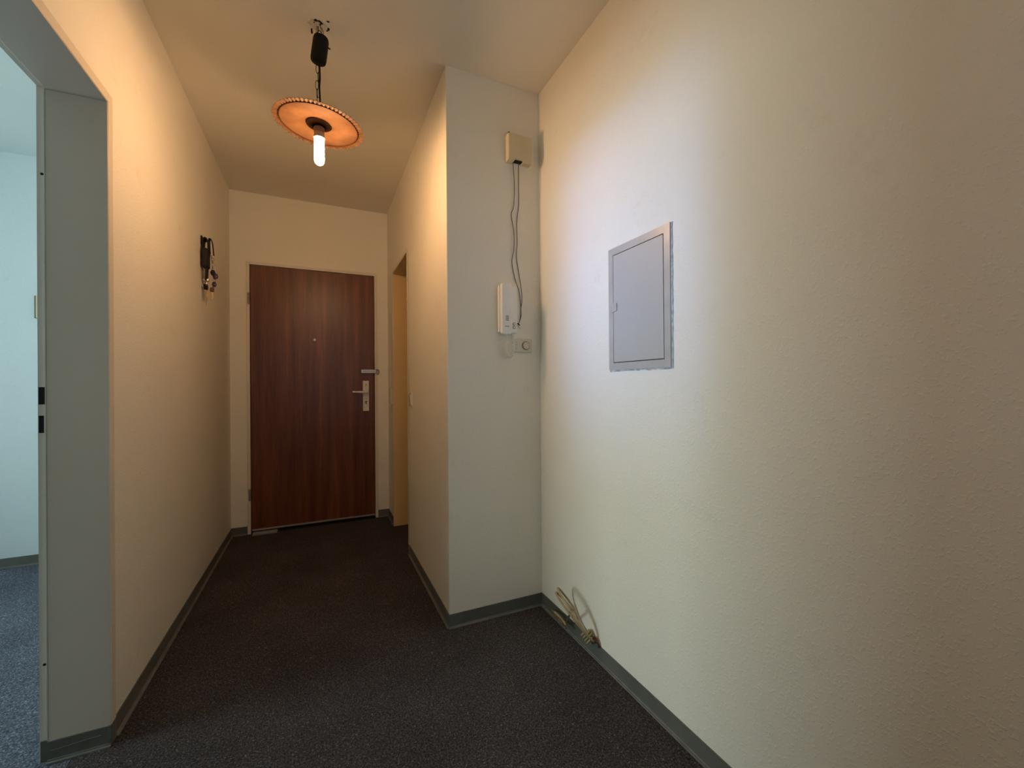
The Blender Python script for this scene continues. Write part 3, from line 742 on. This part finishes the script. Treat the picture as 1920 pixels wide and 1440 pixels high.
# ------------------------------------------------------------------ light switches
def switch(name, label, x, yc, zc, wy, hz, nrock):
    s = thing(name, label, 'light switch', (x, yc, zc))
    obj('switch_plate', box(bm_new(), x - 0.009, x, yc - wy / 2, yc + wy / 2, zc - hz / 2, zc + hz / 2), M_SWITCH, s, bevel=0.002)
    for k in range(nrock):
        h = (hz - 0.022) / nrock; za = zc - hz / 2 + 0.011 + k * h
        bm = bm_new(); prism(bm, [(x - 0.0092, za + 0.002), (x - 0.0110, za + 0.002), (x - 0.0165, za + h - 0.002), (x - 0.0092, za + h - 0.002)], 1, yc - wy / 2 + 0.011, yc + wy / 2 - 0.011)
        obj('rocker', bm, M_SWITCH, s)
    return s
switch('light_switch', 'small off white light switch on the wall just before the narrow opening', XS, 2.668, 1.010, 0.075, 0.085, 1)
switch('light_switch', 'tall off white double switch on the wall strip beyond the narrow opening', XS, 3.490, 1.015, 0.075, 0.130, 2)

pn = thing('wall_plate', 'thin pale wall plate half hidden by the left door jamb', 'wall plate', (-1.56, 3.622, 1.604))
obj('plate', box(bm_new(), -1.604, -1.500, 3.608, 3.622, 1.536, 1.672), M_IVORY, pn, bevel=0.002)
obj('plate_edge', box(bm_new(), -1.607, -1.604, 3.606, 3.622, 1.534, 1.674), M_MARK, pn)

# ------------------------------------------------------------------ key bunch on the left wall
kh = thing('key_hook', 'dark wall hook carrying black key straps on the left hallway wall', 'hook', (XL, 2.84, 1.92))
obj('hook_plate', box(bm_new(), XL, XL + 0.006, 2.822, 2.862, 1.890, 1.938), M_BLACK, kh, bevel=0.002)
bm = bm_new(); tube(bm, smooth_path([(XL + 0.004, 2.842, 1.915), (XL + 0.024, 2.842, 1.912), (XL + 0.034, 2.842, 1.920), (XL + 0.036, 2.842, 1.932)], 5), 0.004, 8)
obj('hook_arm', bm, M_BLACK, kh, smooth=True)


def strap(path, width, thick):
    """flat ribbon following a path in X/Z, width along Y"""
    bm = bm_new(); rows = []
    path = smooth_path(path, 5)
    for i, p in enumerate(path):
        a, b = path[max(i - 1, 0)], path[min(i + 1, len(path) - 1)]
        t = (b - a).normalized(); s = Vector((0, 1, 0)); nn = t.cross(s).normalized()
        rows.append([bm.verts.new(p + s * (width / 2) * sg + nn * (thick / 2) * tg) for sg, tg in ((-1, -1), (1, -1), (1, 1), (-1, 1))])
    for A, B in zip(rows, rows[1:]):
        for k in range(4):
            bm.faces.new((A[k], A[(k + 1) % 4], B[(k + 1) % 4], B[k]))
    bm.faces.new(rows[0]); bm.faces.new(rows[-1][::-1])
    return bm


def key(bm, x, y, z, L, rot=0.0):
    T = Matrix.Translation((x, y, z)) @ Matrix.Rotation(rot, 4, 'Z')
    pr = []
    for k in range(10):
        a = math.pi * 2 * k / 10; pr.append((0.010 * math.cos(a), -0.010 + 0.010 * math.sin(a)))
    b2 = bm_new(); prism(b2, pr, 1, -0.0011, 0.0011)
    prism(b2, [(-0.0035, -0.018), (0.0035, -0.018), (0.0035, -L), (0.0005, -L - 0.003), (-0.002, -L), (-0.0035, -L + 0.004), (-0.0018, -L + 0.008), (-0.0035, -L + 0.012)], 1, -0.0010, 0.0010)
    bmesh.ops.transform(b2, matrix=T, verts=b2.verts[:])
    me = bpy.data.meshes.new('tmp'); b2.to_mesh(me); b2.free(); bm.from_mesh(me); bpy.data.meshes.remove(me)
    return bm


def ring(bm, c, r, tr, axis=(0, 1, 0)):
    u, v = frame_axes(axis)
    return tube(bm, [Vector(c) + (u * math.cos(2 * math.pi * k / 16) + v * math.sin(2 * math.pi * k / 16)) * r for k in range(16)], tr, 6, closed=True)


k1 = thing('key_bunch', 'wide black key strap at the back of the hook with keys at its lower end', 'keys', (XL + 0.02, 2.85, 1.93), 'key bunches on the wall hook')
obj('strap', strap([(XL + 0.010, 2.842, 1.860), (XL + 0.010, 2.842, 1.905), (XL + 0.020, 2.842, 1.926), (XL + 0.032, 2.842, 1.912), (XL + 0.034, 2.842, 1.850), (XL + 0.026, 2.842, 1.780), (XL + 0.022, 2.842, 1.690)], 0.060, 0.004), M_WEB, k1)
bm = box(bm_new(), XL + 0.004, XL + 0.034, 2.800, 2.880, 1.762, 1.868); obj('key_pouch', bm, M_WEB, k1, bevel=0.010, seg=3)
bm = ring(bm_new(), (XL + 0.020, 2.845, 1.676), 0.014, 0.0018, (1, 0.4, 0)); obj('key_ring', bm, M_SILVER, k1, smooth=True)
obj('strap_clasp', box(bm_new(), XL + 0.008, XL + 0.032, 2.828, 2.860, 1.688, 1.700), M_SILVER, k1, bevel=0.002)
obj('key_head', box(bm_new(), XL + 0.006, XL + 0.028, 2.836, 2.852, 1.642, 1.672), M_BLACK, k1, bevel=0.004)
for (dx, dy, L, r_, m) in ((0.010, -0.006, 0.085, 0.9, M_SILVER), (0.022, 0.010, 0.075, 0.5, M_BRASS)):
    obj('key', key(bm_new(), XL + dx, 2.845 + dy, 1.668, L, r_), m, k1)
k2 = thing('key_bunch', 'narrow strap in front of the hook with silver charms and purple fobs', 'keys', (XL + 0.045, 2.85, 1.93), 'key bunches on the wall hook')
obj('strap', strap([(XL + 0.038, 2.850, 1.850), (XL + 0.036, 2.850, 1.915), (XL + 0.042, 2.850, 1.930), (XL + 0.050, 2.850, 1.905), (XL + 0.055, 2.850, 1.838)], 0.022, 0.003), M_WEB, k2)
zz = 1.838
for i, (dx, r_) in enumerate(((0.046, 0.007), (0.050, 0.009), (0.049, 0.007), (0.052, 0.010), (0.050, 0.007), (0.052, 0.008))):
    obj('charm_ring', ring(bm_new(), (XL + dx, 2.850 + 0.003 * (i % 2), zz - r_), r_, 0.0022, (0.3, 1, 0.1) if i % 2 else (1, 0.5, 0)), M_SILVER, k2, smooth=True)
    zz -= 1.75 * r_
for (dx, dz, rr, m) in ((0.050, 1.742, 0.013, M_WEB), (0.062, 1.722, 0.014, M_PURPLE), (0.056, 1.676, 0.012, M_PURPLE)):
    T = Matrix.Translation((XL + dx, 2.852, dz)) @ Matrix.Diagonal((1, 0.5, 1.35, 1))
    obj('fob', lathe(bm_new(), [(0, -rr), (rr * 0.6, -rr * 0.8), (rr, 0), (rr * 0.6, rr * 0.8), (0, rr)], 14, T, cap=False), m, k2, smooth=True)
obj('key_ring', ring(bm_new(), (XL + 0.058, 2.852, 1.704), 0.010, 0.0016, (0.4, 1, 0)), M_SILVER, k2, smooth=True)
obj('key', key(bm_new(), XL + 0.046, 2.858, 1.664, 0.070, 0.4), M_BRASS, k2)
obj('key_head', box(bm_new(), XL + 0.036, XL + 0.054, 2.848, 2.862, 1.634, 1.658), M_BROWN, k2, bevel=0.003)
